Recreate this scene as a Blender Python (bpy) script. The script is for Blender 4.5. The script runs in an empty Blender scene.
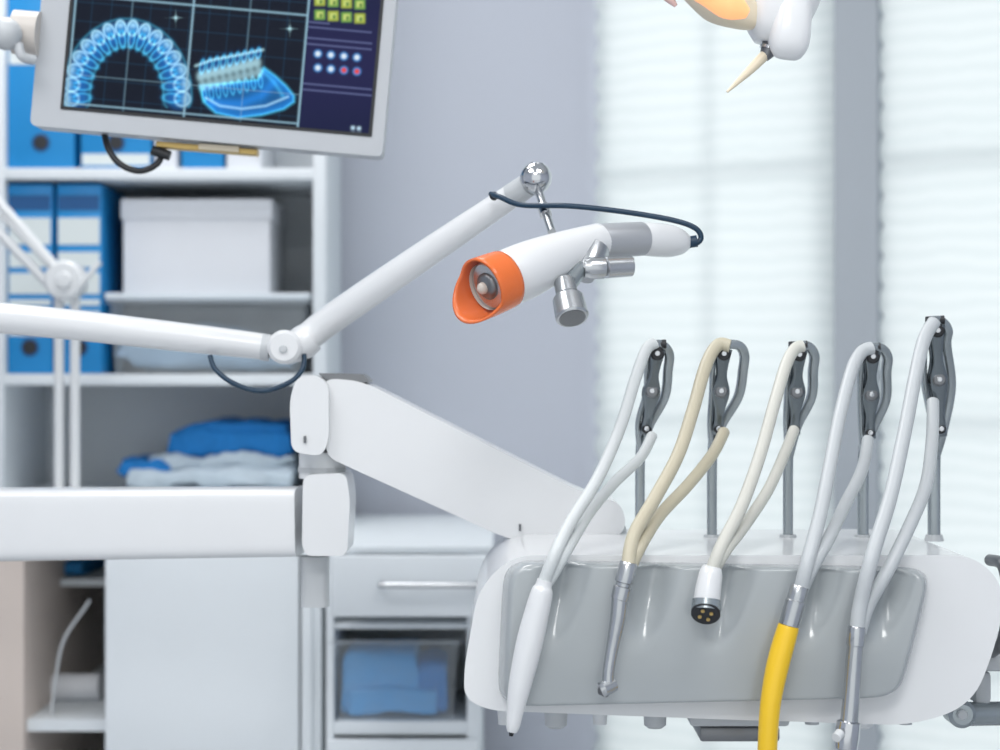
import bpy, bmesh, math, random
import numpy as np
from mathutils import Vector, Matrix, noise
random.seed(4)
F=1944.4; CZ=1.25
def P(u,v,d): return Vector(((u-500)/F*d, d, CZ-(v-375)/F*d))
def L(n,d): return n/F*d
scn=bpy.context.scene

# ---------------- materials ----------------
def s2l(c):
    c/=255.0
    return c/12.92 if c<=0.04045 else ((c+0.055)/1.055)**2.4
def col(rgb): return (s2l(rgb[0]),s2l(rgb[1]),s2l(rgb[2]),1)
MATS={}
def mat(name,rgb,rough=0.5,metal=0.0,bump=0.0,bscale=60,var=0.03,coat=0.0,emit=0.0,trans=0.0,sss=0.0):
    if name in MATS: return MATS[name]
    m=bpy.data.materials.new(name); m.use_nodes=True
    nt=m.node_tree; b=nt.nodes['Principled BSDF']
    b.inputs['Roughness'].default_value=rough; b.inputs['Metallic'].default_value=metal
    b.inputs['Coat Weight'].default_value=coat
    b.inputs['Transmission Weight'].default_value=trans
    tc=nt.nodes.new('ShaderNodeTexCoord'); nz=nt.nodes.new('ShaderNodeTexNoise')
    nz.inputs['Scale'].default_value=bscale if bump else 9
    nz.inputs['Detail'].default_value=3
    nt.links.new(tc.outputs['Object'],nz.inputs['Vector'])
    mx=nt.nodes.new('ShaderNodeMix'); mx.data_type='RGBA'
    c=col(rgb)
    mx.inputs[6].default_value=tuple(x*(1-var) for x in c[:3])+(1,)
    mx.inputs[7].default_value=tuple(min(1,x*(1+var)) for x in c[:3])+(1,)
    nt.links.new(nz.outputs['Fac'],mx.inputs[0])
    nt.links.new(mx.outputs[2],b.inputs['Base Color'])
    if bump:
        bp=nt.nodes.new('ShaderNodeBump'); bp.inputs['Strength'].default_value=bump; bp.inputs['Distance'].default_value=0.002
        nt.links.new(nz.outputs['Fac'],bp.inputs['Height']); nt.links.new(bp.outputs[0],b.inputs['Normal'])
    if emit:
        nt.links.new(mx.outputs[2],b.inputs['Emission Color']); b.inputs['Emission Strength'].default_value=emit
    MATS[name]=m; return m
WHITE=mat('white_plastic',(221,224,226),0.32,coat=0.2)
WHITE2=mat('white_enamel',(223,225,227),0.3,coat=0.35)
GREYP=mat('grey_plastic',(164,170,173),0.22,coat=0.5)
LGREY=mat('light_grey_plastic',(190,194,197),0.4)
DGREY=mat('dark_grey_metal',(122,130,135),0.24,metal=0.85)
MGREY=mat('mid_grey_metal',(160,168,172),0.26,metal=0.7)
BLACK=mat('black_rubber',(30,32,36),0.45)
CABLE=mat('navy_cable',(14,50,74),0.4)
CHROME=mat('chrome',(205,207,210),0.16,metal=1.0)
SATIN=mat('satin_steel',(190,193,196),0.26,metal=0.92)
STEELD=mat('dark_steel',(125,127,130),0.35,metal=0.85)
GOLD=mat('brass',(205,175,110),0.35,metal=0.6)
YELLOW=mat('yellow_plastic',(240,196,32),0.35,coat=0.3)
SHELF=mat('shelf_laminate',(224,230,234),0.5)
SHELFB=mat('shelf_back_panel',(224,229,233),0.6)
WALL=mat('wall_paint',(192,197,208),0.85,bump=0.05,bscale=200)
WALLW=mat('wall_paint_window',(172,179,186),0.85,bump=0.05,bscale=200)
BLUE=mat('blue_board',(20,135,200),0.5)
BLUED=mat('dark_blue_label',(14,80,135),0.5)
LABEL=mat('binder_label',(212,220,220),0.6)
BEIGE=mat('beige_laminate',(208,196,188),0.6)
CARD=mat('white_card',(224,227,232),0.6)
CLOTHB=mat('blue_cloth',(24,122,195),0.8,bump=0.6,bscale=40,var=0.15)
CLOTHW=mat('white_blue_cloth',(196,210,220),0.6,bump=0.8,bscale=30,var=0.14)
H_W=mat('hose_white',(208,213,214),0.4)
H_T=mat('hose_tan',(196,189,167),0.4)
H_B=mat('hose_cream',(205,205,197),0.4)
H_G=mat('hose_grey',(190,195,198),0.4)
IVORY=mat('ivory_plastic',(228,215,190),0.4)
FLOORM=mat('floor_vinyl',(185,188,192),0.35,bump=0.03)
def mixmat(name,rgb,lo,hi,rough=.25):
    m=bpy.data.materials.new(name); m.use_nodes=True; nt=m.node_tree
    b=nt.nodes['Principled BSDF']; b.inputs['Base Color'].default_value=col(rgb); b.inputs['Roughness'].default_value=rough
    tr=nt.nodes.new('ShaderNodeBsdfTransparent')
    mx=nt.nodes.new('ShaderNodeMixShader')
    nz=nt.nodes.new('ShaderNodeTexNoise'); nz.inputs['Scale'].default_value=6
    mr=nt.nodes.new('ShaderNodeMapRange'); mr.inputs['To Min'].default_value=lo; mr.inputs['To Max'].default_value=hi
    nt.links.new(nz.outputs['Fac'],mr.inputs['Value']); nt.links.new(mr.outputs[0],mx.inputs[0])
    nt.links.new(tr.outputs[0],mx.inputs[1]); nt.links.new(b.outputs[0],mx.inputs[2])
    nt.links.new(mx.outputs[0],nt.nodes['Material Output'].inputs['Surface']); return m
CLEAR=mixmat('clear_polypropylene',(215,224,230),.15,.28)
ORANGE=mixmat('orange_acrylic',(240,122,62),.80,.86,.2)
def blind_mat():
    m=bpy.data.materials.new('blind_fabric'); m.use_nodes=True; nt=m.node_tree; nt.nodes.clear()
    d=nt.nodes.new('ShaderNodeBsdfDiffuse'); t=nt.nodes.new('ShaderNodeBsdfTranslucent'); mx=nt.nodes.new('ShaderNodeMixShader'); o=nt.nodes.new('ShaderNodeOutputMaterial')
    tc=nt.nodes.new('ShaderNodeTexCoord'); w=nt.nodes.new('ShaderNodeTexWave'); w.bands_direction='Z'; w.inputs['Scale'].default_value=11; w.inputs['Distortion'].default_value=2.5
    nt.links.new(tc.outputs['Object'],w.inputs['Vector'])
    cr=nt.nodes.new('ShaderNodeMix'); cr.data_type='RGBA'; cr.inputs[6].default_value=col((232,239,239)); cr.inputs[7].default_value=col((238,244,244))
    nt.links.new(w.outputs['Fac'],cr.inputs[0])
    nt.links.new(cr.outputs[2],d.inputs[0]); nt.links.new(cr.outputs[2],t.inputs[0]); mx.inputs[0].default_value=0.5
    nt.links.new(d.outputs[0],mx.inputs[1]); nt.links.new(t.outputs[0],mx.inputs[2]); nt.links.new(mx.outputs[0],o.inputs[0]); return m
BLIND=blind_mat()

# ---------------- builders ----------------
def group(name,loc=(0,0,0),rot=None):
    e=bpy.data.objects.new(name,None); e.empty_display_size=0.05; e.location=loc
    if rot: e.rotation_euler=rot
    scn.collection.objects.link(e); return e
def finish(name,bm,m,parent=None,local=False,ang=35):
    bmesh.ops.recalc_face_normals(bm,faces=bm.faces)
    me=bpy.data.meshes.new(name); bm.to_mesh(me); bm.free()
    for p in me.polygons: p.use_smooth=True
    me.set_sharp_from_angle(angle=math.radians(ang))
    if m: me.materials.append(m)
    o=bpy.data.objects.new(name,me); scn.collection.objects.link(o)
    if parent:
        o.parent=parent
        if not local: o.matrix_parent_inverse=Matrix.Translation(parent.location).inverted()
    return o
def bevel(bm,off,seg,minang=30):
    if off<=0: return
    es=[e for e in bm.edges if len(e.link_faces)==2 and e.calc_face_angle(0)>math.radians(minang)]
    bmesh.ops.bevel(bm,geom=es,offset=off,segments=seg,profile=0.5,affect='EDGES',clamp_overlap=True)
def box(name,a,b,m,parent=None,bev=0.002,seg=2,local=False):
    bm=bmesh.new(); bmesh.ops.create_cube(bm,size=1)
    for v in bm.verts:
        for i in range(3): v.co[i]=(a[i]+b[i])/2+v.co[i]*abs(b[i]-a[i])
    bevel(bm,bev,seg); return finish(name,bm,m,parent,local)
def pbox(name,u0,v0,u1,v1,d0,d1,m,parent=None,bev=0.002,seg=2):
    a=P(u0,v0,d0); b=P(u1,v1,d0)
    return box(name,(a.x,d0,b.z),(b.x,d1,a.z),m,parent,bev,seg)
def fillet(pts,r,n=6):
    out=[]; N=len(pts)
    for i in range(N):
        p=Vector(pts[i]); a=Vector(pts[i-1])-p; b=Vector(pts[(i+1)%N])-p
        rr=r[i] if isinstance(r,(list,tuple)) else r
        k=min(rr,a.length*0.48,b.length*0.48); A=p+a.normalized()*k; B=p+b.normalized()*k
        for j in range(n+1):
            t=j/n; out.append((1-t)**2*A+2*t*(1-t)*p+t*t*B)
    return out
def prism(name,outl,y0,y1,m,parent=None,bev=0.003,seg=3,local=False,back=1.0):
    bm=bmesh.new(); c=sum((Vector(p) for p in outl),Vector((0,0)))/len(outl)
    f=[bm.verts.new((p[0],y0,p[1])) for p in outl]
    g=[bm.verts.new((c[0]+(p[0]-c[0])*back,y1,c[1]+(p[1]-c[1])*back)) for p in outl]
    bm.faces.new(f); bm.faces.new(g[::-1]); N=len(f)
    for i in range(N): bm.faces.new((f[i],g[i],g[(i+1)%N],f[(i+1)%N]))
    bevel(bm,bev,seg,50); return finish(name,bm,m,parent,local)
def cat(pts,n):
    if n<=1: return pts
    out=[]; N=len(pts)
    for i in range(N-1):
        p0=pts[max(i-1,0)];p1=pts[i];p2=pts[i+1];p3=pts[min(i+2,N-1)]
        for j in range(n):
            t=j/n
            out.append([0.5*((2*b)+(-a+c)*t+(2*a-5*b+4*c-d)*t*t+(-a+3*b-3*c+d)*t**3) for a,b,c,d in zip(p0,p1,p2,p3)])
    out.append(list(pts[-1])); return out
def tube(name,pts,rad,m,parent=None,n=8,seg=18,sq=2.0,ref=None,cap=True,local=False,ang=40,crumple=0.0):
    if not isinstance(rad,list): rad=[rad]*len(pts)
    rad=[(r,r) if not isinstance(r,tuple) else r for r in rad]
    D=cat([list(p)+list(r) for p,r in zip(pts,rad)],n)
    C=[Vector(d[:3]) for d in D]; bm=bmesh.new(); rings=[]
    prev=None
    for i,c in enumerate(C):
        a=C[max(i-1,0)]; b=C[min(i+1,len(C)-1)]
        t=b-a
        if t.length<1e-7: t=C[-1]-C[0]
        t.normalize()
        if prev is None or ref is not None:
            r=Vector(ref) if ref is not None else (Vector((0,1,0)) if abs(t.y)<0.9 else Vector((0,0,1)))
            e1=(r-t*r.dot(t)).normalized()
        else: e1=(prev-t*prev.dot(t)).normalized()
        prev=e1; e2=t.cross(e1)
        rp,rd=D[i][3],D[i][4]; ring=[]
        for s in range(seg):
            A=2*math.pi*s/seg; ca,sa=math.cos(A),math.sin(A)
            x=math.copysign(abs(ca)**(2/sq),ca); y=math.copysign(abs(sa)**(2/sq),sa)
            q=c+e1*x*rd+e2*y*rp
            if crumple: q=q+noise.noise_vector(q*22)*crumple+noise.noise_vector(q*60)*crumple*.35
            ring.append(bm.verts.new(q))
        rings.append(ring)
    for a,b in zip(rings,rings[1:]):
        for s in range(seg): bm.faces.new((a[s],a[(s+1)%seg],b[(s+1)%seg],b[s]))
    if cap: bm.faces.new(rings[0]); bm.faces.new(rings[-1][::-1])
    return finish(name,bm,m,parent,local,ang)
def sph(name,c,r,m,parent=None,sc=(1,1,1)):
    bm=bmesh.new(); bmesh.ops.create_uvsphere(bm,u_segments=28,v_segments=18,radius=r)
    for v in bm.verts: v.co=Vector((v.co.x*sc[0],v.co.y*sc[1],v.co.z*sc[2]))+Vector(c)
    return finish(name,bm,m,parent)
def disc(name,c,r,depth,m,parent=None,axis=(0,1,0),bev=0.001,seg=32):
    a=Vector(axis).normalized(); c=Vector(c)
    R=max(r-bev,1e-4)
    return tube(name,[c,c+a*0.00001,c+a*bev,c+a*(depth-bev),c+a*(depth-.00001),c+a*depth],[R*.98,R,r,r,R,R*.98],m,parent,n=1,seg=seg,ang=30)

# ---------------- room shell ----------------
YB=3.66
AX=P(600,375,YB).x; ALPHA=math.radians(30)
dirw=Vector((math.cos(ALPHA),-math.sin(ALPHA),0))
box('wall_back',(-2.2,YB,0),(AX,YB+0.15,2.7),WALL,bev=0)
box('wall_left',(-2.35,-1.6,0),(-2.2,YB+0.15,2.7),WALL,bev=0)
ew=Vector((AX,YB,0))+dirw*2.3
box('wall_right',(ew.x,-1.6,0),(ew.x+0.15,ew.y+0.1,2.7),WALL,bev=0)
box('floor',(-2.35,-1.6,-0.1),(ew.x+0.15,YB+0.15,0),FLOORM,bev=0)
box('ceiling',(-2.35,-1.6,2.7),(ew.x+0.15,YB+0.15,2.8),mat('ceiling_paint',(240,240,240),0.9),bev=0)
box('baseboard_back',(-0.05,YB-0.015,0),(AX,YB,0.08),SHELF,bev=0.002)
ZL,ZH=0.35,2.35
wins=[(0.02,0.455),(0.56,1.1),(1.2,1.75)]
ww=group('wall_window',(AX,YB,0),(0,0,-ALPHA))
def wbox(n,a,b,m,p=ww,bev=0): return box(n,a,b,m,p,bev,local=True)
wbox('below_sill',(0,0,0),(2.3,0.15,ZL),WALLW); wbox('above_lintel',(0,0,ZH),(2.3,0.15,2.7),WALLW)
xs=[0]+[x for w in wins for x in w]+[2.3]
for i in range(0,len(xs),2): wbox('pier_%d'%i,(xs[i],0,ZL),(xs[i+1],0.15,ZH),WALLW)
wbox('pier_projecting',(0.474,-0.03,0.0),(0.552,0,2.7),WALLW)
for i,(a,b) in enumerate(wins):
    g=group('window_%d'%(i+1),(AX,YB,0),(0,0,-ALPHA))
    y0,y1=0.06,0.09
    for n,x0,x1,z0,z1 in [('jamb_l',a,a+.012,ZL,ZH),('jamb_r',b-.012,b,ZL,ZH),('sill',a,b,ZL,ZL+.04),('head',a,b,ZH-.04,ZH),
        ('mullion',(a+b)/2-.010,(a+b)/2+.010,ZL,ZH),('transom',a,b,1.632,1.654),('transom_low',a,b,1.185,1.20),('transom_mid',a,b,0.76,0.78)]:
        wbox(n,(x0,y0,z0),(x1,y1,z1),SHELF,g,0.002)
    bb=group('window_blind' ,(AX,YB,0),(0,0,-ALPHA))
    xa,xb={0:(0.008,0.472),1:(0.560,1.13),2:(1.17,1.78)}[i]
    bm=bmesh.new(); NX=24; NZ=560; gr=[]
    for j in range(NZ+1):
        z=0.30+(2.42-0.30)*j/NZ; ph=z/0.052*math.pi; fold=abs(math.sin(ph))
        row=[]
        for k in range(NX+1):
            t=k/NX; x=xa+(xb-xa)*t-0.010*fold*(1-t)**12
            y=-0.018-0.0010*fold-0.0015*math.sin(t*9+z*3)
            row.append(bm.verts.new((x,y,z)))
        gr.append(row)
    for j in range(NZ):
        for k in range(NX): bm.faces.new((gr[j][k],gr[j][k+1],gr[j+1][k+1],gr[j+1][k]))
    finish('fabric',bm,BLIND,bb,True)
    wbox('headrail',(xa,-0.035,2.40),(xb,-0.001,2.45),WHITE,bb,0.003)

# ---------------- bookcase on low counter ----------------
ZC=P(0,505,3.0).z
bc=group('bookcase',(P(160,0,3.3).x,3.3,ZC))
D0,D1=3.3,3.62
def side(n,u0,u1):
    a=P(u0,0,D0).x;b=P(u1,0,D0).x
    box(n,(a,D0,ZC),(b,D1,2.35),SHELF,bc,0.001)
side('side_l',-9,4); side('side_r',313,326)
xl,xr=P(4,0,D0).x,P(313,0,D0).x
box('back',(xl,D1,ZC),(xr,D1+.02,2.35),SHELFB,bc,0)
ZS1=P(0,168,D0).z; ZS2=P(0,374,D0).z
for i,z in enumerate([ZS1,ZS2,2.35]):
    box('shelf_%d'%i,(xl,D0,z-0.019),(xr,D1,z),SHELF,bc,0.001)
lc=group('base_cabinet',(P(150,0,3.0).x,3.0,0))
x0,x1=P(-60,0,3).x,P(322,0,3).x
box('top',(x0,2.99,ZC-0.025),(x1,3.65,ZC),SHELF,lc,0.003)
box('back',(x0,3.62,0.1),(x1,3.64,ZC-.026),SHELFB,lc,0)
box('plinth',(x0,3.05,0),(x1,3.6,0.1),SHELF,lc,0)
box('panel_l',(P(-60,0,3).x,3.0,0.1),(P(24,0,3).x,3.62,ZC-.026),BEIGE,lc,0.002)
box('divider',(P(105,0,3).x,3.0,0.1),(P(112,0,3).x,3.62,ZC-.026),SHELF,lc,0.001)
box('panel_r',(P(312,0,3).x,2.99,0.1),(x1,3.62,ZC-.026),SHELF,lc,0.001)
box('door',(P(106,0,2.98).x,2.975,0.11),(P(299,0,2.98).x,2.995,ZC-.03),SHELF,lc,0.002)
box('door_b',(P(301,0,2.98).x,2.98,0.11),(P(312,0,2.98).x,2.998,ZC-.03),SHELF,lc,0.002)
zs=P(0,722,3.0).z
box('low_shelf',(P(24,0,3).x,3.02,zs-0.4),(P(105,0,3).x,3.62,zs-0.38),SHELF,lc,0)
zz=P(0,582,3.2).z
box('mid_shelf',(P(24,0,3).x,3.25,zz-0.012),(P(105,0,3).x,3.62,zz),SHELF,lc,0)
box('floor_shelf',(P(24,0,3).x,3.02,zs-0.018),(P(105,0,3).x,3.62,zs),SHELF,lc,0)
fb=group('folded_blue_cloth',P(55,585,3.3))
tube('cloth',[Vector((P(24,0,3.3).x+.02,3.40,zz+.014)),Vector((P(84,0,3.3).x,3.40,zz+.014))],[(.013,.12),(.013,.12)],BLUE,fb,n=4,sq=5,ref=(0,1,0))
rb=group('rolled_paper_towel',(P(60,0,3.2).x,3.2,zs+.03))
tube('roll',[Vector((P(28,0,3.2).x,3.2,zs+.022)),Vector((P(100,0,3.2).x,3.2,zs+.022))],.022,CARD,rb,n=1,seg=28)
cdl=group('hanging_tube',P(70,620,3.05))
tube('tube',[P(90,600,3.06),P(82,612,3.06),P(68,632,3.05),P(60,652,3.05),P(54,690,3.05),P(50,722,3.05)],.003,LGREY,cdl)

def binder(u0,u1,z0,h,d,stripes,body=BLUE,hole=True):
    xa,xb=P(u0,0,d).x,P(u1,0,d).x
    g=group('ring_binder',((xa+xb)/2,d,z0))
    box('case',(xa+.001,d,z0),(xb-.001,d+.2,z0+h),body,g,0.003)
    for i,(t0,t1,m) in enumerate(stripes):
        box('stripe_%d'%i,(xa+.004,d-.0012,z0+h*t0),(xb-.004,d+.001,z0+h*t1),m,g,0)
    if hole:
        c=Vector(((xa+xb)/2,d-.003,z0+.045))
        disc('finger_hole',c,.0125,.004,BLACK,g)
        disc('hole_ring',c+Vector((0,.001,0)),.016,.003,STEELD if body!=BLUE else BLUED,g)
st=[(.86,.94,BLUED),(.68,.82,LABEL),(.56,.64,LABEL),(.42,.53,LABEL),(.36,.39,LABEL),(.20,.33,LABEL)]
for a,b in [(7,53),(56,102)]:
    binder(a,b,ZS2+.0005,L(190,3.32),3.32,st)
binder(7,75,ZS1+.0005,L(190,3.32),3.32,[(.55,.75,LABEL)])
binder(80,152,ZS1+.0005,L(188,3.32),3.32,[(.22,.45,LABEL),(.55,.8,LABEL),(.02,.08,LABEL)])
binder(154,178,ZS1+.0005,L(185,3.32),3.32,[(.3,.6,BLUE)],body=CARD,hole=False)
binder(181,224,ZS1+.0005,L(190,3.32),3.32,[(.3,.55,LABEL)])
binder(226,262,ZS1+.0005,L(180,3.32),3.32,[(.3,.6,BLUED)],body=CARD,hole=False)
def bin_(nm,xa,xb,ya,yb,z0,z1,parent):
    bm=bmesh.new()
    def ring(x0,x1,y0,y1,z): return [bm.verts.new((x0,y0,z)),bm.verts.new((x1,y0,z)),bm.verts.new((x1,y1,z)),bm.verts.new((x0,y1,z))]
    ins=.008
    r=[ring(xa+ins,xb-ins,ya+ins,yb-ins,z0),ring(xa,xb,ya,yb,z1),ring(xa-.006,xb+.006,ya-.006,yb+.006,z1),ring(xa-.006,xb+.006,ya-.006,yb+.006,z1-.006)]
    bm.faces.new(r[0])
    for a,b in zip(r,r[1:]):
        for s in range(4): bm.faces.new((a[s],a[(s+1)%4],b[(s+1)%4],b[s]))
    return finish(nm,bm,CLEAR,parent)
g=group('plastic_storage_bin',(P(205,0,3.33).x,3.33,ZS2))
xa,xb=P(110,0,3.33).x,P(306,0,3.33).x; zt=P(0,300,3.33).z
bin_('tub',xa,xb,3.33,3.6,ZS2+.001,zt,g)
box('lid',(xa-.008,3.322,zt+.0005),(xb+.008,3.605,zt+.012),mat('frosted_lid',(214,222,228),0.4),g,0.003)
tube('contents',[Vector((xa+.02,3.46,ZS2+.03)),Vector((xa+.04,3.46,ZS2+.04)),Vector(((xa+xb)/2,3.46,ZS2+.045)),Vector((xb-.03,3.46,ZS2+.03))],[(.022,.1),(.034,.1),(.040,.1),(.022,.1)],mat('grey_blue_packs',(150,176,198),.7,var=.15),g,sq=4,ref=(0,1,0),crumple=.008,seg=28)
zl=zt+.0125
g=group('storage_box',(P(198,0,3.35).x,3.35,zl))
xa,xb=P(123,0,3.35).x,P(270,0,3.35).x; zt2=P(0,199,3.35).z
box('body',(xa,3.35,zl),(xb,3.56,zt2-.02),CARD,g,0.003)
box('lid',(xa-.004,3.346,zt2-.036),(xb+.004,3.564,zt2),CARD,g,0.004)
g=group('towel_stack',(P(210,0,3.42).x,3.42,ZC))
def slab(n,u0,u1,v0,v1,d,m,seedv,hd=.1,cr=.007):
    a=P(u0,0,d).x; b=P(u1,0,d).x; z0=P(0,v1,d).z; z1=P(0,v0,d).z
    N=9; pts=[];r=[]
    for i in range(N):
        t=i/(N-1); k=1 if 0<i<N-1 else .8
        pts.append(Vector((a+(b-a)*t,d+.05,(z0+z1)/2+.002*math.sin(i*2.1+seedv)))); r.append(((z1-z0)/2*k*(1+.06*math.sin(i*1.7+seedv)),hd*(.97 if k==1 else .9)))
    tube(n,pts,r,m,g,sq=5,ref=(0,1,0),seg=56,crumple=cr,n=6,ang=60)
zv=lambda d:375+(CZ-ZC)/d*F
slab('sheet_pack',132,294,466,zv(3.4)-2,3.4,CLOTHW,1,cr=.010)
slab('blue_wrap',122,172,459,476,3.41,CLOTHB,2,cr=.010)
slab('white_pack',152,293,453,470,3.42,CLOTHW,4,cr=.012)
slab('blue_towel',172,291,427,457,3.43,CLOTHB,3,cr=.010)
slab('blue_towel_top',205,288,421,436,3.44,CLOTHB,5,cr=.006)

# articulated desk lamp
g=group('articulated_desk_lamp',(P(66,0,3.12).x,3.12,ZC))
disc('base',Vector((P(66,0,3.12).x,3.12,ZC+.0005)),.07,.015,WHITE,g,axis=(0,0,1),bev=.004)
for i,u in enumerate((59,75)):
    tube('rod_%d'%i,[Vector((P(u,0,3.12).x,3.12,ZC+.012)),P(u,288,3.12)],L(5,3.12),WHITE,g,n=1)
disc('joint',P(63,280,3.095),L(20,3.1),.05,WHITE,g,bev=.005)
disc('joint_cap',P(63,280,3.088),L(8,3.1),.01,WHITE,g,bev=.002)
tube('arm_u',[P(-60,135,3.1),P(58,270,3.11)],L(5,3.1),WHITE,g,n=1)
tube('arm_d',[P(-70,160,3.1),P(52,288,3.11)],L(5,3.1),WHITE,g,n=1)
tube('spring',[P(0,215,3.1),P(52,268,3.1)],L(2.5,3.1),LGREY,g,n=1)
tube('spring_side',[P(78,288,3.1),P(100,262,3.1)],L(3,3.1),WHITE,g,n=1)
tube('shade',[P(-60,130,3.1),P(-95,160,3.1),P(-120,205,3.1)],[.03,.05,.09],WHITE,g,cap=False,n=5)

# ---------------- drawer cabinet ----------------
g=group('drawer_cabinet',(P(405,0,2.95).x,2.95,0))
x0,x1=P(326,0,2.95).x,P(480,0,2.95).x
ztp=P(0,546,2.95).z
box('top',(x0-.004,2.945,ztp-.012),(x1+.02,3.6,ztp),SHELF,g,.002)
zd0=P(0,624,2.95).z; zn0=P(0,722,2.95).z
box('side_l',(x0,2.95,.05),(x0+.012,3.6,ztp-.012),SHELF,g,.001)
box('side_r',(x1-.02,2.95,.05),(x1,3.6,ztp-.012),SHELF,g,.001)
box('back',(x0,3.58,.05),(x1,3.6,ztp-.02),SHELFB,g,0)
box('rail',(x0+.012,2.955,zd0-.008),(x1-.02,3.58,zd0),SHELF,g,.001)
box('niche_back',(x0+.012,3.25,zn0),(x1-.02,3.26,zd0-.01),SHELF,g,.001)
box('niche_floor',(x0+.012,2.952,zn0-.02),(x1-.02,3.58,zn0),SHELF,g,.001)
box('drawer_front_low',(x0+.002,2.93,zn0-.2),(x1-.002,2.948,zn0-.024),SHELF,g,.002)
box('drawer_front_base',(x0+.002,2.93,.06),(x1-.002,2.948,zn0-.205),SHELF,g,.002)
box('plinth',(x0+.01,2.97,0),(x1-.01,3.58,.05),SHELF,g,0)
dx0,dx1=P(331,0,2.80).x,P(491,0,2.80).x; dz0=P(0,617,2.80).z; dz1=P(0,556,2.80).z
box('drawer_front',(dx0,2.80,dz0),(dx1,2.818,dz1),SHELF,g,.003)
for n,a,b in [('dr_l',dx0+.012,dx0+.022),('dr_r',dx1-.03,dx1-.02)]: box(n,(a,2.818,dz0+.015),(b,3.3,dz1-.012),SHELF,g,.001)
box('dr_b',(dx0+.012,2.818,dz0+.01),(dx1-.02,3.3,dz0+.016),SHELF,g,0)
hz=P(0,585,2.78).z; ha,hb=P(381,0,2.78).x,P(476,0,2.78).x
tube('handle',[Vector((ha,2.802,hz)),Vector((ha,2.78,hz)),Vector((ha+.01,2.775,hz)),Vector((hb-.01,2.775,hz)),Vector((hb,2.78,hz)),Vector((hb,2.802,hz))],.0045,SATIN,g,n=3)
g2=group('plastic_storage_bin',(P(392,0,3.0).x,3.0,zn0))
xa,xb=P(333,0,2.955).x,P(458,0,2.955).x
bin_('tub',xa,xb,2.955,3.24,zn0+.001,P(0,640,2.955).z,g2)
def slab2(n,u0,u1,v0,v1,d,m,hd,par):
    a=P(u0,0,d).x; b=P(u1,0,d).x; z0=P(0,v1,d).z; z1=P(0,v0,d).z
    tube(n,[Vector((a,d+hd,(z0+z1)/2)),Vector((a+.01,d+hd,(z0+z1)/2)),Vector(((a+b)/2,d+hd,(z0+z1)/2+.002)),Vector((b-.01,d+hd,(z0+z1)/2)),Vector((b,d+hd,(z0+z1)/2))],[((z1-z0)/2*k,hd*kk) for k,kk in ((.9,.98),(1,1),(.97,1),(1,1),(.9,.98))],m,par,sq=7,ref=(0,1,0),seg=40,crumple=.004)
BP=mat('blue_pack',(70,160,222),.5,var=.15)
slab2('blue_packs',343,418,652,716,2.975,BP,.08,g2)
slab2('blue_pack_side',416,446,662,716,2.975,CLOTHB,.08,g2)
slab2('blue_pack_low',350,436,688,716,2.968,BP,.06,g2)

# ---------------- dental delivery unit: column, arms, tray ----------------
UNIT=group('dental_delivery_unit',P(720,640,2.05))
g=UNIT
cx=P(-330,0,2.25).x
tube('column',[Vector((cx,2.25,.04)),Vector((cx,2.25,1.95))],(.06),WHITE2,g,n=1,sq=3,seg=32)
disc('foot',Vector((cx,2.25,0.0)),.2,.05,WHITE2,g,axis=(0,0,1),bev=.01)
d=2.2
xz=lambda u,v,dd=2.15:(P(u,v,dd).x,P(u,v,dd).z)
tube('base_bar',[Vector((cx+.02,2.24,P(0,524,d).z)),P(0,524,2.22),P(300,521,2.2)],[(L(36,d),.04),(L(36,d),.04),(L(34,d),.038)],WHITE2,g,n=1,sq=7,ref=(0,1,0),seg=40)
prism('end_block',fillet([xz(303,475),xz(346,473),xz(350,500),xz(347,556),xz(306,556),xz(302,545)],.010),2.15,2.245,WHITE2,g,.008,4)
tube('under_boss',[P(315,556,2.2),P(315,606,2.2)],L(14,2.2),LGREY,g,n=1,sq=4,seg=28)
tube('neck',[P(322,478,2.2),P(322,452,2.2)],L(23,2.2),WHITE,g,n=1,seg=32)
tube('neck_ring',[P(322,472,2.2),P(322,467,2.2)],L(24,2.2),LGREY,g,n=1,seg=32)
prism('pivot_cap',fillet([xz(297,377),xz(316,374),xz(329,384),xz(329,440),xz(322,456),xz(292,452),xz(290,400)],.012),2.145,2.255,WHITE2,g,.012,4)
tube('pivot_slot',[P(305,436,2.143),P(305,443,2.143)],.0015,STEELD,g,n=1)
prism('spring_arm',fillet([xz(322,378),xz(362,381),xz(585,494),xz(622,503),xz(628,530),xz(600,550),xz(515,543),xz(345,466),xz(326,457)],[.015,.025,.04,.02,.02,.02,.03,.03,.015]),2.16,2.25,WHITE2,g,.014,5)
prism('pivot_seam',fillet([xz(316,373),xz(362,374),xz(369,382),xz(350,384),xz(330,384)],.003),2.17,2.24,STEELD,g,.001,1)
disc('far_hinge',P(600,525,2.165),L(22,2.2),.09,WHITE2,g,bev=.006)
tube('seam',[P(520,524,2.158),P(520,531,2.158)],.0013,STEELD,g,n=1)
tube('unit_neck',[P(600,530,2.2),P(600,590,2.15)],.03,LGREY,g,n=1)
q=lambda u,v:(P(u,v,1.90).x,P(u,v,1.90).z)
ol=fillet([q(512,556),q(975,556),q(1006,585),q(1000,640),q(975,706),q(915,727),q(700,720),q(490,712),q(464,700),q(464,670),q(478,590)],
          [.03,.03,.03,.06,.05,.05,.02,.03,.02,.05,.05],8)
prism('body',ol,1.908,2.23,WHITE2,g,.028,8)
cor=[Vector((P(503,562,1.885).x,P(0,561,1.885).z)),Vector((P(939,572,1.885).x,P(0,569,1.885).z)),Vector((P(905,708,1.885).x,P(0,700,1.885).z)),Vector((P(496,708,1.885).x,P(0,710,1.885).z))]
gx=[P(u,0,1.88).x for u in (562,652,728,818,890)]
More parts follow.
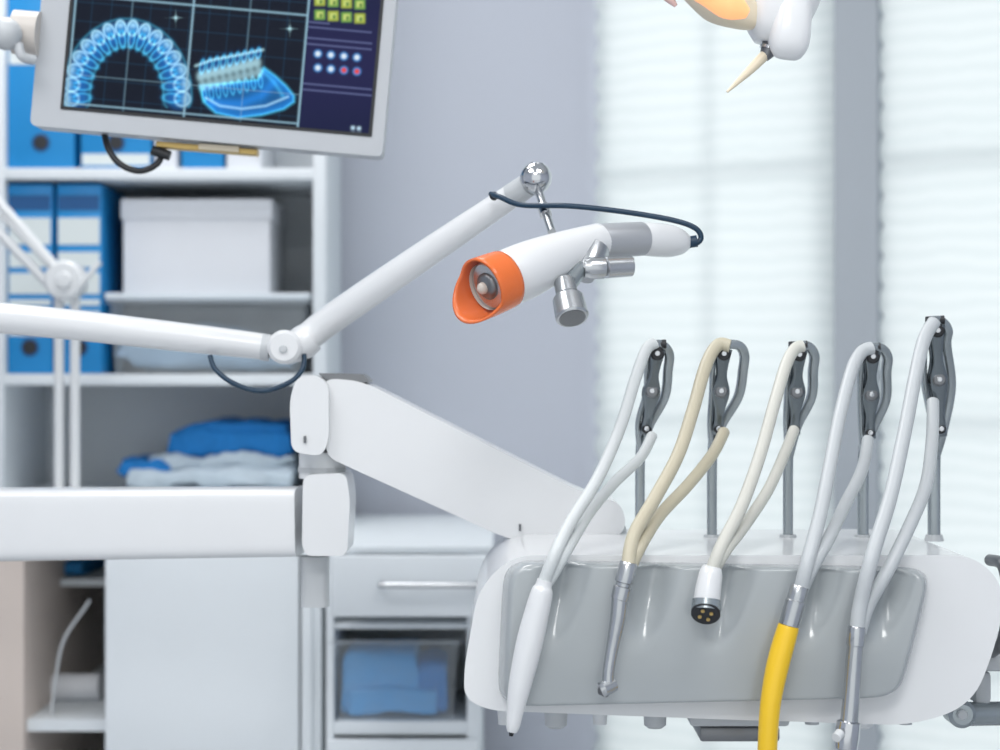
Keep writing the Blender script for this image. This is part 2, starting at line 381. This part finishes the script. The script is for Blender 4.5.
bm=bmesh.new(); NX,NZ=240,80; gr=[]
for j in range(NZ+1):
    row=[]
    for k in range(NX+1):
        a=2*k/NX-1; b=2*j/NZ-1; m=max(abs(a),abs(b))
        kk=1.0
        if m>1e-4:
            qx,qz=a/m,b/m; kk=min(1,1/((abs(qx)**18+abs(qz)**10)**(1/12)))
        s=(a*kk+1)/2; t=(b*kk+1)/2
        top=cor[0].lerp(cor[1],s); bot=cor[3].lerp(cor[2],s); p=bot.lerp(top,t)
        e=max(0,(m-.94)/.06)
        y=1.8835+.032*e**2.5-.004*math.sin(math.pi*t)
        for gg in gx:
            w=L(13,1.9)*(.5+.8*t); q_=(p.x-gg-(t-.8)*.03)/w
            fade=max(0,min(1,(t-.35)/.5)); fade=fade*fade*(3-2*fade)
            y+=.020*math.exp(-q_**2)*fade*(1-e)
        row.append(bm.verts.new((p.x,y,p.y)))
    gr.append(row)
for j in range(NZ):
    for k in range(NX): bm.faces.new((gr[j][k],gr[j][k+1],gr[j+1][k+1],gr[j+1][k]))
finish('fascia',bm,GREYP,g,ang=80)
for i,u in enumerate((505,556,600,655,700,812,862,905)):
    big=i in (1,3,6)
    tube('knob_%d'%i,[P(u,708,2.0),P(u,716+ (9 if big else 5),2.0),P(u,719+(9 if big else 5),2.0)],[L(12 if big else 8,2),L(11 if big else 7,2),L(7,2)],LGREY if i%2 else WHITE,g,n=1)
pbox('under_tray',690,712,790,727,1.98,2.15,LGREY,g,.004)
pbox('under_plate',700,727,780,742,2.0,2.1,STEELD,g,.003)
tube('side_handle',[P(990,560,2.0),P(1003,566,1.96),P(1008,600,1.95),P(1003,640,1.96),P(992,652,2.0)],L(6,1.97),STEELD,g)
tube('lower_arm',[P(962,714,2.02),P(1090,712,2.05)],L(12,2.02),MGREY,g,n=1,seg=24)
disc('lower_arm_cap',P(963,715,1.995),L(14,2),.04,MGREY,g,bev=.004)
disc('lower_arm_screw',P(963,715,1.99),L(5,2),.01,LGREY,g,bev=.001)
pbox('side_tray',968,656,1060,672,2.0,2.2,LGREY,g,.005)
pbox('side_tray_leg',975,672,992,705,2.02,2.12,LGREY,g,.005)
ZT=P(0,556,1.9).z
whips=[ (640,656,346,448,667,8),(712,722,346,448,742,8),(788,797,347,448,812,8),(863,870,349,452,885,9),(934,934,322,450,945,10)]
for i,(up,ut,vt,vj,us,wd) in enumerate(whips):
    dW=2.12
    base=P(up,540,dW); base.z=ZT-.004
    tube('pole_%d'%i,[base,P(up,vj+20,dW),P(up+1,vj-6,dW)],[(L(wd*.6,dW),.006)]*3,MGREY,g,n=3,sq=4,ref=(0,1,0))
    tube('pole_foot_%d'%i,[base,base+Vector((0,0,.007))],[L(10,dW),L(8,dW)],LGREY,g,n=1)
    tube('strap_%d'%i,[P(up+1,vj+6,dW),P(up+9,vj-22,dW-.01),P((us+up)/2+11,(vt*.5+vj*.5),dW-.02),P(us+1,vt+24,dW-.04),P(us+2,vt+8,dW-.05),P(us-5,vt-1,dW-.055),P(ut-4,vt-1,dW-.06)],[(L(4.6,dW),.008)]*7,MGREY,g,sq=4,ref=(0,1,0),seg=24)
    tube('strap_inner_%d'%i,[P(up,vj+4,dW-.01),P(up-2,vj-25,dW-.02),P(ut-10,(vt*.5+vj*.5)-6,dW-.03),P(ut-9,vt+12,dW-.05),P(ut-4,vt,dW-.06)],[(L(2.6,dW),.007)]*5,MGREY,g,sq=4,ref=(0,1,0),seg=24)
    A_=P(ut+1,vt+4,dW-.055); B_=P(up+5,vj-14,dW-.02)
    for k,(o_) in enumerate((-.010,.010)):
        mid=A_.lerp(B_,.5); oo=Vector((0,o_,0))
        tube('cheek_%d_%d'%(i,k),[A_+oo,A_.lerp(B_,.28)+oo,mid+oo,A_.lerp(B_,.75)+oo,B_+oo],[(L(8,dW),.0015),(L(4.5,dW),.0015),(L(8.5,dW),.0015),(L(4.5,dW),.0015),(L(6,dW),.0015)],DGREY,g,sq=2.6,ref=(0,1,0))
    for k,t in enumerate((.04,.48,.93)):
        c=A_.lerp(B_,t)
        disc('roller_%d_%d'%(i,k),c+Vector((0,-.013,0)),L(7 if k<2 else 5,dW),.026,STEELD if k==1 else BLACK,g,bev=.002)
        disc('pin_%d_%d'%(i,k),c+Vector((0,-.0145,0)),L(2.6,dW),.029,CHROME,g,bev=.0005)
    tube('tip_roller_%d'%i,[P(ut-8,vt-1,dW-.06),P(ut+10,vt-2,dW-.06)],L(4.5,dW),BLACK,g,n=1)

# ---------------- whitening lamp with arm ----------------
g=group('dental_whitening_lamp',P(300,345,2.22))
dA=2.22
tube('arm_lower',[Vector((cx+.02,2.25,P(0,296,dA).z)),P(0,318,dA),P(180,337,dA),P(266,347,dA)],[L(16,dA),L(15.5,dA),L(14.5,dA),L(13,dA)],WHITE2,g,seg=28)
tube('arm_lower_ring',[P(262,347,dA),P(270,348,dA)],L(13.5,dA),LGREY,g,n=1,seg=28)
disc('elbow',P(284,347,2.195),L(17,dA),.05,WHITE2,g,bev=.004)
disc('elbow_screw',P(283,349,2.192),L(4,dA),.006,LGREY,g,bev=.001)
tube('elbow_link',[P(270,348,dA),P(296,346,dA)],L(11,dA),WHITE2,g,n=1)
tube('elbow_knuckle',[P(290,352,dA),P(302,343,dA),P(312,336,dA)],[L(13,dA),L(17,dA),L(15.5,dA)],WHITE2,g,n=4,seg=28)
tube('arm_upper',[P(304,341,dA),P(330,320,dA),P(420,258,2.17),P(516,193,2.12)],[L(14,dA),L(15,dA),L(14,dA),L(12,2.12)],WHITE2,g,seg=28)
tube('arm_tip',[P(512,196,2.122),P(528,185,2.11)],[L(12.5,2.12),L(12,2.12)],LGREY,g,n=1,seg=28)
sph('ball_joint',P(536,178,2.10),L(16,2.1),CHROME,g)
tube('ball_pin',[P(536,178,2.10),P(537,163,2.10)],L(7,2.1),CHROME,g,n=1)
tube('drop_rod',[P(537,186,2.10),P(552,232,2.04)],L(4,2.1),SATIN,g,n=1)
tube('rod_collar',[P(543,206,2.075),P(546,215,2.063)],L(6,2.1),CHROME,g,n=1)
AXP=[(478,290),(500,281),(522,272),(560,255),(597,241),(620,238),(645,239),(692,243)]
def ax(u):
    for (a,va),(b,vb) in zip(AXP,AXP[1:]):
        if u<=b: break
    t=(u-a)/(b-a); return P(u,va+(vb-va)*t,1.89+(u-478)/214*.17)
r=lambda n:L(n,1.97)
tube('housing',[ax(500),ax(506),ax(520),ax(542),ax(568),ax(600)],[r(25),r(27),r(28),r(26),r(22),r(18)],WHITE2,g,seg=36,n=6)
tube('grey_band',[ax(595),ax(596),ax(641),ax(642)],[r(16.5),r(18),r(17.5),r(16)],mat('silver_plastic',(176,179,184),.35,metal=.3),g,n=1,seg=32)
tube('rear_cap',[ax(641),ax(650),ax(668),ax(680),ax(687),ax(691)],[r(16),r(17.5),r(17),r(13.5),r(8),r(2)],WHITE2,g,seg=28,n=5)
axd=(ax(478)-ax(540)).normalized(); e1=(Vector((0,0,1))-axd*axd.z).normalized(); e2=axd.cross(e1)
bm=bmesh.new(); rings=[]; NS=48; base=ax(504)
for k in range(9):
    t=k/8; ring=[]
    for s in range(NS):
        a=2*math.pi*s/NS; dn=e1*math.cos(a)+e2*math.sin(a)
        lip=max(0,-(dn.x*.6+dn.z*.8))
        ln=.030+.034*lip
        rad=r(26.5)+r(1.5)*math.sin(t*1.6)-r(3)*lip*t*t
        ring.append(bm.verts.new(base+axd*ln*t+dn*rad))
    rings.append(ring)
for a,b in zip(rings,rings[1:]):
    for s in range(NS): bm.faces.new((a[s],a[(s+1)%NS],b[(s+1)%NS],b[s]))
o=finish('orange_hood',bm,ORANGE,g); md=o.modifiers.new('thick','SOLIDIFY'); md.thickness=.0025; md.offset=1
b0=base
tube('reflector',[b0+axd*.003,b0+axd*.012,b0+axd*.022],[r(12),r(18),r(22)],SATIN,g,cap=True,n=3,seg=32)
tube('reflector_rim',[b0+axd*.018,b0+axd*.025],[r(23.5),r(23)],mat('pale_rim',(215,205,195),.3),g,cap=False,n=1,seg=32)
tube('lens_inner',[b0+axd*.010,b0+axd*.024,b0+axd*.028],[r(15),r(13),r(3)],STEELD,g,n=3,seg=24)
sph('bulb_glass',b0+axd*.028,r(6),mat('warm_glass',(235,225,215),.1,trans=.3),g)
tube('bracket',[P(594,250,1.97),P(590,262,1.96),P(583,275,1.95)],[L(16,1.96),L(15,1.96),L(12,1.96)],SATIN,g,n=3)
tube('side_knob',[P(585,268,1.945),P(590,268,1.945),P(603,268,1.95),P(604,268,1.95),P(606,267.5,1.95),P(631,266,1.96),P(634,266,1.96)],[L(9,1.95),L(11,1.95),L(11,1.95),L(7,1.95),L(11,1.95),L(10.5,1.95),L(8,1.95)],SATIN,g,n=1,seg=28)
tube('knob_stem',[P(580,268,1.95),P(568,286,1.93)],[L(9,1.95),L(8,1.95)],MGREY,g,n=1)
kd=(P(574,325,1.90)-P(564,280,1.93)).normalized(); k0=P(564,280,1.93)
tube('tilt_knob',[k0,k0+kd*.002,k0+kd*.020,k0+kd*.0205,k0+kd*.0235,k0+kd*.045,k0+kd*.047],[L(8,1.9),L(11,1.9),L(11.5,1.9),L(14,1.9),L(16,1.9),L(17,1.9),L(15.5,1.9)],SATIN,g,n=1,seg=36,ang=30)
tube('tilt_knob_face',[k0+kd*.0465,k0+kd*.0475],L(13.5,1.9),STEELD,g,n=1,seg=32)
tube('cable',[P(491,194,2.10),P(500,197,2.08),P(522,205,2.07),P(570,206,2.05),P(625,212,2.05),P(672,220,2.05),P(695,228,2.05),P(701,238,2.05),P(694,244,2.05),P(680,242,2.06)],L(2.8,2.05),CABLE,g)
sph('cable_clip',P(494,196,2.095),L(4.5,2.1),BLACK,g)
tube('cable_plug',[P(684,243,2.05),P(697,241,2.05)],L(6,2.05),CABLE,g,n=1)
tube('elbow_cable',[P(210,356,2.21),P(216,370,2.2),P(235,384,2.19),P(262,391,2.19),P(290,382,2.19),P(303,368,2.2),P(304,352,2.21)],L(2.6,2.2),CABLE,g)

# ---------------- instruments ----------------
def hose(par,pa,pb,m,r=6.2):
    tube('hose',pa,L(r,1.95),m,par,n=10)
    tube('hose_return',pb,L(r*.92,1.95),m,par,n=10)
def path(l,df,db):
    """hose hangs in front of the fascia (depth df) and runs back to depth db above the body"""
    vt=min(v for u,v in l); out=[]
    for u,v in l:
        t=max(0,min(1,(552-v)/(552-vt))); out.append(P(u,v,df+(db-df)*t))
    return out
DI=1.860; DR=1.866
g=group('ultrasonic_scaler',P(530,640,DI))
hose(g,path([(544,582),(556,552),(572,520),(598,478),(620,428),(635,380),(646,350),(655,343)],DI,2.05),path([(652,436),(640,458),(615,482),(590,512),(568,548),(552,576),(546,584)],DR,2.07),H_W,6.2)
tube('handle',[P(545,580,DI),P(543.5,586,DI),P(542,592,DI),P(537,612,DI),P(529,645,DI),P(520,685,DI),P(515,712,DI),P(513,726,DI),P(512,732,DI)],[L(k,DI) for k in (8,8.5,11,12.5,13.5,11.5,8.5,7,5)],WHITE2,g,seg=28,n=4)
tube('tip',[P(512,729,DI),P(511,736,DI)],[L(3.5,DI),L(2,DI)],BLACK,g,n=1)
g=group('dental_turbine_handpiece',P(618,620,DI))
hose(g,path([(628,566),(634,535),(655,498),(678,455),(693,410),(706,365),(718,345),(730,346)],DI,2.05),path([(724,432),(712,455),(688,485),(660,515),(641,545),(630,568)],DR,2.07),H_T,6.8)
tube('coupling',[P(629,562,DI),P(628.5,564,DI),P(624,582,DI),P(623.8,583,DI),P(623,586,DI),P(622.8,587,DI),P(620,599,DI),P(619.5,600,DI)],[L(k,DI) for k in (8,9.5,9.5,8,8,9.5,9.5,8)],SATIN,g,n=1,seg=28)
tube('body',[P(620,598,DI),P(618,618,DI),P(613,645,DI),P(609,668,DI),P(608,684,DI)],[L(k,DI) for k in (8.5,8,6.5,6,6)],SATIN,g,n=5,seg=28)
tube('head',[P(601,690,DI-.004),P(602,689.6,DI-.004),P(613,684,DI+.004),P(614,683.6,DI+.004)],[L(6,DI),L(8,DI),L(8,DI),L(6,DI)],SATIN,g,n=1,seg=28)
tube('head_cap',[P(600,691,DI-.004),P(606,691,DI)],[L(4,DI),L(6.5,DI)],STEELD,g,n=1)
g=group('micromotor_connector',P(708,595,DI))
hose(g,path([(711,572),(722,545),(742,505),(760,455),(774,405),(786,365),(795,349),(803,346)],DI,2.05),path([(794,430),(784,455),(768,490),(745,525),(726,550),(714,570)],DR,2.07),H_B,6.4)
tube('shell',[P(712,566,DI),P(711.6,568,DI),P(710.5,575,DI-.001),P(708,590,DI-.004),P(706.2,606,DI-.008),P(706,608,DI-.0085)],[L(k,DI) for k in (8,10,12,13,13.5,13)],WHITE2,g,n=1,seg=32)
tube('collar',[P(706.6,600,DI-.007),P(706,610,DI-.0095)],[L(14.5,DI),L(15,DI)],MGREY,g,n=1,seg=32)
c=P(706,610,DI-.0095); dz=(P(706,610,DI-.0095)-P(711,572,DI)); dz=Vector((dz.x,-.030,dz.z*.7)).normalized()
disc('face',c-dz*.004,L(14.5,DI),.0105,BLACK,g,axis=dz,bev=.001)
for a in range(4):
    t=Vector((1,0,0)); t=(t-dz*t.dot(dz)).normalized(); b=dz.cross(t)
    an=a*math.pi/2+.5
    disc('pin_%d'%a,c+dz*.004+(t*math.cos(an)+b*math.sin(an))*.006,.0019,.004,GOLD,g,axis=dz,bev=.0003,seg=12)
g=group('yellow_suction_handpiece',P(785,660,DI))
hose(g,path([(800,592),(808,560),(820,515),(830,465),(840,415),(852,370),(862,352),(872,348)],DI,2.05),path([(868,440),(862,470),(845,505),(828,540),(812,568),(802,590)],DR,2.07),H_G,6.9)
tube('ferrule',[P(800,585,DI),P(799.5,587,DI),P(796,600,DI),P(795.7,601,DI),P(789,625,DI),P(788.8,626,DI)],[L(k,DI) for k in (8,9.5,9.5,10.5,10.5,9)],SATIN,g,n=1,seg=28)
tube('handle',[P(789,624,DI),P(787.5,630,DI),P(778,664,DI-.002),P(771,700,DI-.004),P(768,735,DI-.004),P(766,790,DI-.002)],[L(k,DI) for k in (9,11,11.5,10.5,10,9.5)],YELLOW,g,n=5,seg=28)
g=group('air_water_syringe',P(850,690,DI))
hose(g,path([(857,632),(860,606),(872,556),(890,498),(904,435),(915,378),(924,340),(934,322)],DI,2.05),path([(933,402),(932,440),(926,485),(910,525),(888,570),(868,606),(860,632)],DR,2.07),H_G,7.2)
tube('handle',[P(857,626,DI),P(856.8,628,DI),P(855,645,DI),P(854.8,646,DI),P(851,700,DI),P(849,722,DI),P(848.8,723,DI)],[L(k,DI) for k in (8,9,9,8,8.5,9,8)],SATIN,g,n=1,seg=28)
tube('valve_block',[P(849,720,DI),P(848.7,722,DI),P(847,736,DI),P(846,748,DI),P(845.7,750,DI)],[L(k,DI) for k in (8,12,12.5,11.5,9)],CHROME,g,n=1,seg=28)
tube('button',[P(840,733,DI-.01),P(836,738,DI-.016)],[L(5,DI),L(5,DI)],WHITE,g,n=1)
tube('nozzle',[P(846,748,DI),P(843,775,DI),P(830,800,DI)],[L(4,DI),L(2.5,DI),L(2,DI)],SATIN,g,n=4)

# ---------------- monitor ----------------
TH=math.radians(5.1); dM=2.3; SM=F/dM
mon=group('xray_monitor',P(206,141,dM),(0,TH,0))
HW=.209; HT=.34
SHELL=mat('monitor_shell',(184,188,193),.4,coat=.1)
prism('case',fillet([(-HW,0),(HW,0),(HW,HT),(-HW,HT)],.008),0,.045,SHELL,mon,.004,3,True)
prism('rear_housing',fillet([(-.15,.05),(.15,.05),(.15,.29),(-.15,.29)],.03),.045,.075,SHELL,mon,.01,3,True)
sx0,sx1=-.171,.191; sz0,sz1=.026,.318
prism('bezel_lip',fillet([(sx0-.004,sz0-.004),(sx1+.004,sz0-.004),(sx1+.004,sz1+.004),(sx0-.004,sz1+.004)],.002),-.0008,.002,BLACK,mon,0,1,True)
NXs,NZs=440,360
gx_,gz_=np.meshgrid(np.linspace(sx0,sx1,NXs),np.linspace(sz0,sz1,NZs))
co,si=math.cos(TH),math.sin(TH)
U=206+(gx_*co+gz_*si)*SM; V=141-(-gx_*si+gz_*co)*SM
def C(*rgb): return np.array([s2l(x) for x in rgb])
img=np.zeros((NZs,NXs,3))+C(5,14,30)
def add(mask,c,k=1.0):
    global img
    img=img+mask[...,None]*c*k
def over(mask,c):
    global img
    m=np.clip(mask,0,1)[...,None]; img=img*(1-m)+c*m
def eld(cu,cv,ra,rb,ang):
    x=U-cu;y=V-cv;X=x*math.cos(ang)+y*math.sin(ang);Y=-x*math.sin(ang)+y*math.cos(ang)
    return np.sqrt((X/ra)**2+(Y/rb)**2)
def sm(x): return 1/(1+np.exp(-np.clip(x,-30,30)))
def segd(pts,closed=False):
    D=np.full(U.shape,1e9); n=len(pts)
    for i in range(n if closed else n-1):
        ax_,ay=pts[i];bx_,by=pts[(i+1)%n];dx,dy=bx_-ax_,by-ay
        t=np.clip(((U-ax_)*dx+(V-ay)*dy)/(dx*dx+dy*dy+1e-9),0,1)
        D=np.minimum(D,np.hypot(U-ax_-t*dx,V-ay-t*dy))
    return D
def poly(pts):
    ins=np.zeros(U.shape,bool); n=len(pts)
    for i in range(n):
        x1_,y1_=pts[i];x2_,y2_=pts[(i+1)%n]
        if y1_==y2_: continue
        ins^=((y1_>V)!=(y2_>V))&(U<(x2_-x1_)*(V-y1_)/(y2_-y1_)+x1_)
    return ins.astype(float)
CY=C(80,195,235); WC=C(190,238,250); DB=C(18,90,160); LN=C(150,190,210)
lx=gx_; lz=gz_
def tolocal(u,v):
    dx=(u-206)/SM; dz=-(v-141)/SM; return dx*co-dz*si, dx*si+dz*co
xd=tolocal(304,60)[0]; xm=tolocal(189,60)[0]; zh=tolocal(245,10)[1]; px_=1/SM
left=(lx<xd)
for k in range(1,12):
    xg=sx0+(xd-sx0)*k/12; add(np.exp(-((lx-xg)/(px_*.7))**2)*left,C(30,80,110),.25)
for k in range(14):
    zg=sz0+.012+k*.0225; add(np.exp(-((lz-zg)/(px_*.7))**2)*left,C(30,80,110),.25)
def arch(s):
    a=math.pi/2-s*math.pi*.53
    return 127+48*math.cos(a)*(1+.06*abs(s)), 93-60*math.sin(a), a
NT=16
pts=[arch(-1+2*i/40)[:2] for i in range(41)]
dl=segd(pts); add(np.exp(-(dl/11)**4),DB,.75)
for i in range(NT):
    s=-1+2*i/(NT-1); cu,cv,a=arch(s); w=1+.45*abs(s)**1.5
    an=math.atan2(-math.sin(a)*.9,math.cos(a)); nx,ny=math.cos(an),math.sin(an)
    b_=.8+.35*(1-abs(s))
    cr=eld(cu+5*nx,cv+5*ny,8.5,5.6*w,an); rt=eld(cu-6*nx,cv-6*ny,9.5,3.6*w,an)
    add(sm((1-cr)*7),C(40,140,200),.40*b_); add(np.exp(-((cr-.88)/.16)**2),WC,.55*b_)
    add(np.exp(-((rt-.85)/.22)**2),CY,.55*b_); add(sm((1-rt)*7),DB,.45)
    pu=eld(cu+1*nx,cv+1*ny,7.5,1.2,an); over(sm((1-pu)*6)*.45,C(12,70,120))
    add(np.exp(-(eld(cu+8*nx,cv+8*ny,3,3.6*w,an))**2),WC,.55*b_)
add(np.exp(-((dl-14)/1.2)**2)*(V<108),CY,.25)
low=[(200,86),(258,80),(264,68),(275,76),(286,86),(294,96),(294,102),(284,109),(262,115),(238,118),(216,113),(204,102)]
il=poly(low); ed=segd(low,True)
add(il,C(14,100,165),.75); add(np.exp(-(ed/1.5)**2),CY,.6); add(il*np.exp(-(ed/7)**2),DB,.9)
add(np.exp(-(segd([(206,98),(220,106),(242,109),(266,106),(288,97)])/1.3)**2),WC,.5)
add(np.exp(-(segd([(262,70),(274,82),(283,96)])/2)**2),CY,.35)
add(np.exp(-(segd([(214,103),(240,104),(262,96),(272,84)])/5)**2),DB,1.)
for i in range(9):
    x=201+i*7; y=74-i*1.7; hh=1-.03*i
    dd=eld(x+1.5,y-7,8*hh,3.0,math.pi/2+.15); add(np.exp(-((dd-.82)/.22)**2),CY,.6); add(sm((1-dd)*6),DB,.7)
    dd=eld(x,y+2.5,4.6,3.6,math.pi/2); add(sm((1-dd)*4),WC,.65)
    dd=eld(x+2,y+12,4.4,3.3,math.pi/2); add(sm((1-dd)*4),WC,.5)
    dd=eld(x+3.5,y+21,7.5,2.6,math.pi/2-.12); add(np.exp(-((dd-.82)/.22)**2),CY,.5)
add(np.exp(-(segd([(196,66),(213,60),(240,55),(263,50)])/1.4)**2),WC,.6)
for cu,cv in ((120,-60),(245,-60)):
    dd=eld(cu,cv,42,48,0); add(np.exp(-((dd-.9)/.08)**2)*left,CY,.4); add(sm((.85-dd)*10),DB,.4)
for xg,wd in ((xm,1.0),(xd,1.2),(sx0+.003,1.0)):
    over(np.exp(-((lx-xg)/(px_*wd))**2)*.9,LN)
over(np.exp(-((lz-zh)/(px_*1.0))**2)*left*.85,LN); over(np.exp(-((lz-sz0-.004)/(px_*.9))**2)*left*.8,LN)
over(np.exp(-((lz-tolocal(245,90)[1])/(px_*.7))**2)*left*.3,LN)
for xg in (tolocal(128,60)[0],tolocal(246,60)[0]): over(np.exp(-((lx-xg)/(px_*.7))**2)*left*.3,LN)
for cu,cv in ((176,18),(290,29)):
    add(np.exp(-(np.abs(U-cu)*np.abs(V-cv))*.8-np.hypot(U-cu,V-cv)/3.5),WC,1.2)
sb=(lx>=xd+px_); over(sb*1.0,C(14,22,58)); over(sb*np.exp(-((V-60)/60)**2)*.5,C(38,32,84))
def bx(cu,cv,hw,hh,c,k=1.0): over(sm((hw-np.abs(U-cu))*2.5)*sm((hh-np.abs(V-cv))*2.5)*k,c)
for r_ in range(-4,2):
    for k in range(4):
        u=320+k*13.3; v=1+r_*14+k*1.2
        bx(u,v,5.3,5,C(110,160,70) if (k+r_)%2 else C(160,175,60)); bx(u,v,3.2,3,C(200,215,120)); bx(u+1,v+1,1.3,2,C(70,120,50))
for r_ in range(2):
    for k in range(4):
        u=318+k*13; v=54+r_*14+k*1.2
        over(sm((4.2-np.hypot(U-u,V-v))*2.5),C(60,130,200)); over(sm((2.4-np.hypot(U-u,V-v))*2.5),C(230,70,60) if (r_==1 and k>1) else C(225,240,250))
for v0 in (22,27,38,44,84,90): 
    over(np.exp(-((V-v0-(U-308)*.09)/.9)**2)*sb*(U<(330 if v0==22 else 372))*.5,C(120,130,180))
for (u,v) in ((353,128),(359,128.6),(353,134),(359,134.6)): bx(u,v,1.8,1.8,C(190,220,240))
img=np.clip(img,0,1.0)
me=bpy.data.meshes.new('display'); yy=-.0015
vs=np.stack([gx_,np.full_like(gx_,yy),gz_],-1).reshape(-1,3)
idx=np.arange(NXs*NZs).reshape(NZs,NXs)
fs=np.stack([idx[:-1,:-1],idx[:-1,1:],idx[1:,1:],idx[1:,:-1]],-1).reshape(-1,4)
me.from_pydata(vs.tolist(),[],fs.tolist())
ca_=me.color_attributes.new('scan','FLOAT_COLOR','POINT')
ca_.data.foreach_set('color',np.concatenate([img.reshape(-1,3),np.ones((NXs*NZs,1))],1).astype(np.float32).ravel())
dm=bpy.data.materials.new('lcd_display'); dm.use_nodes=True; nt=dm.node_tree; b=nt.nodes['Principled BSDF']
at=nt.nodes.new('ShaderNodeAttribute'); at.attribute_name='scan'
b.inputs['Base Color'].default_value=(.004,.005,.008,1); b.inputs['Roughness'].default_value=.5; b.inputs['Specular IOR Level'].default_value=.1
nt.links.new(at.outputs['Color'],b.inputs['Emission Color']); b.inputs['Emission Strength'].default_value=1.0
me.materials.append(dm); o=bpy.data.objects.new('display',me); scn.collection.objects.link(o); o.parent=mon
def reparent(o):
    o.parent=mon; bpy.context.view_layer.update(); o.matrix_parent_inverse=mon.matrix_world.inverted()
reparent(tube('port_strip',[P(158,145,2.33),P(258,153,2.33)],[(.004,.012)]*2,GOLD,None,n=1,sq=5,ref=(0,1,0)))
reparent(tube('port_strip_light',[P(200,147,2.325),P(240,150,2.325)],[(.004,.012)]*2,IVORY,None,n=1,sq=5,ref=(0,1,0)))
reparent(tube('cable',[P(104,130,2.33),P(108,148,2.32),P(120,164,2.31),P(140,171,2.31),P(158,163,2.32),P(163,148,2.33)],L(3.2,2.3),BLACK,None))
reparent(tube('cable_plug',[P(152,150,2.32),P(170,156,2.32)],L(5,2.3),BLACK,None,n=1))
reparent(tube('mount_bar',[Vector((cx+.03,2.26,P(0,32,2.3).z)),P(-20,32,2.33),P(60,34,2.36),P(120,30,2.39)],L(15,2.3),IVORY,None,n=3,sq=3))
reparent(tube('mount_collar',[P(14,32,2.3),P(40,34,2.3)],[L(22,2.3)]*2,mat('warm_grey',(200,194,188),.4),None,n=1,seg=28))
reparent(sph('mount_knuckle',P(6,34,2.27),L(16,2.3),LGREY,None))
reparent(tube('bracket_hook',[P(18,44,2.27),P(22,56,2.27),P(34,60,2.28)],L(5,2.3),LGREY,None))

# ---------------- overhead operating light (top right) ----------------
g=group('operating_light',P(775,0,2.0))
dO=2.0
tube('head_body',[P(802,-50,dO+.03),P(794,-25,dO+.01),P(781,8,dO),P(774,30,dO-.005),P(771,44,dO-.005)],[(L(28,dO),.04),(L(33,dO),.045),(L(33,dO),.042),(L(27,dO),.034),(L(17,dO),.02)],WHITE2,g,sq=3.2,ref=(0,1,0),seg=32)
tube('side_pod',[P(796,-30,dO-.02),P(792,15,dO-.025),P(788,44,dO-.025),P(786,55,dO-.02)],[L(14,dO),L(19,dO),L(20,dO),L(12,dO)],WHITE2,g,sq=3)
tube('reflector_rim',[P(703,-20,dO),P(722,-1,dO-.02),P(745,14,dO-.02),P(762,20,dO-.01)],[L(26,dO),L(24,dO),L(16,dO),L(9,dO)],IVORY,g,sq=3)
tube('warm_diffuser',[P(709,-14,dO-.03),P(729,4,dO-.036),P(746,14,dO-.032)],[L(20,dO),L(16,dO),L(7,dO)],mat('lit_diffuser',(255,176,120),.4,emit=.7),g)
tube('left_lip',[P(655,-25,dO),P(666,-6,dO),P(676,6,dO)],[L(9,dO),L(6,dO),L(2,dO)],mat('rose_plastic',(225,190,185),.4),g)
tube('cross_yoke',[P(655,-25,dO),P(720,-40,dO+.01),P(798,-48,dO+.03)],L(14,dO),WHITE2,g)
tube('tip_ferrule',[P(772,40,dO-.01),P(771,44,dO-.012),P(768,52,dO-.013),P(764,58,dO-.014)],[L(7,dO),L(9,dO),L(8,dO),L(5,dO)],STEELD,g,n=1)
tube('tip_ring',[P(770,47,dO-.012),P(769,50,dO-.012)],L(10,dO),CHROME,g,n=1)
tube('handle_spike',[P(765,55,dO-.014),P(750,70,dO-.018),P(727,92,dO-.022)],[L(5.5,dO),L(4.5,dO),L(1.2,dO)],IVORY,g,n=5)
tube('drop_arm',[P(798,-45,dO+.03),P(812,-130,dO+.05),P(820,-300,dO+.08)],.016,WHITE2,g)
tp=P(820,-300,dO+.08)
tube('ceiling_tube',[tp,Vector((tp.x,tp.y,2.70))],.022,WHITE2,g,n=1)

# ---------------- lights ----------------
for i,(x,y,e) in enumerate(((-.9,1.3,15),(.6,1.0,13),(-.5,2.7,16),(-.2,-.3,28))):  # unseen panels added overhead to brighten the room; last one for front fill
    g=group('added_fill_panel',(x,y,2.68))
    box('frame',(x-.43,y-.43,2.675),(x+.43,y+.43,2.699),WHITE,g,.002)
    ld=bpy.data.lights.new('fill_lamp','AREA'); ld.energy=e; ld.size=.8; ld.color=(1,.99,.98)
    lo=bpy.data.objects.new('fill_lamp',ld); scn.collection.objects.link(lo); lo.parent=g; lo.location=(0,0,-.02)
sd=bpy.data.lights.new('sun','SUN'); sd.energy=1.3; sd.angle=math.radians(24); sd.color=(1,.99,.97)
so=bpy.data.objects.new('sun',sd); scn.collection.objects.link(so)
sdir=Vector((-math.sin(ALPHA)*1.0-.1,-math.cos(ALPHA),-.28)).normalized()
so.rotation_euler=sdir.to_track_quat('-Z','Y').to_euler()
w=bpy.data.worlds.new('world'); scn.world=w; w.use_nodes=True
bg=w.node_tree.nodes['Background']; bg.inputs[0].default_value=(.94,.98,1,1); bg.inputs[1].default_value=1.1

# ---------------- camera ----------------
cd=bpy.data.cameras.new('camera'); cam=bpy.data.objects.new('camera',cd); scn.collection.objects.link(cam)
cam.location=(0,0,CZ); cam.rotation_euler=(math.pi/2,0,0); cd.lens=70; cd.sensor_width=36; cd.clip_start=.05
cd.dof.use_dof=True; cd.dof.focus_distance=1.95; cd.dof.aperture_fstop=4.2
scn.camera=cam
scn.view_settings.view_transform='Standard'; scn.view_settings.look='None'
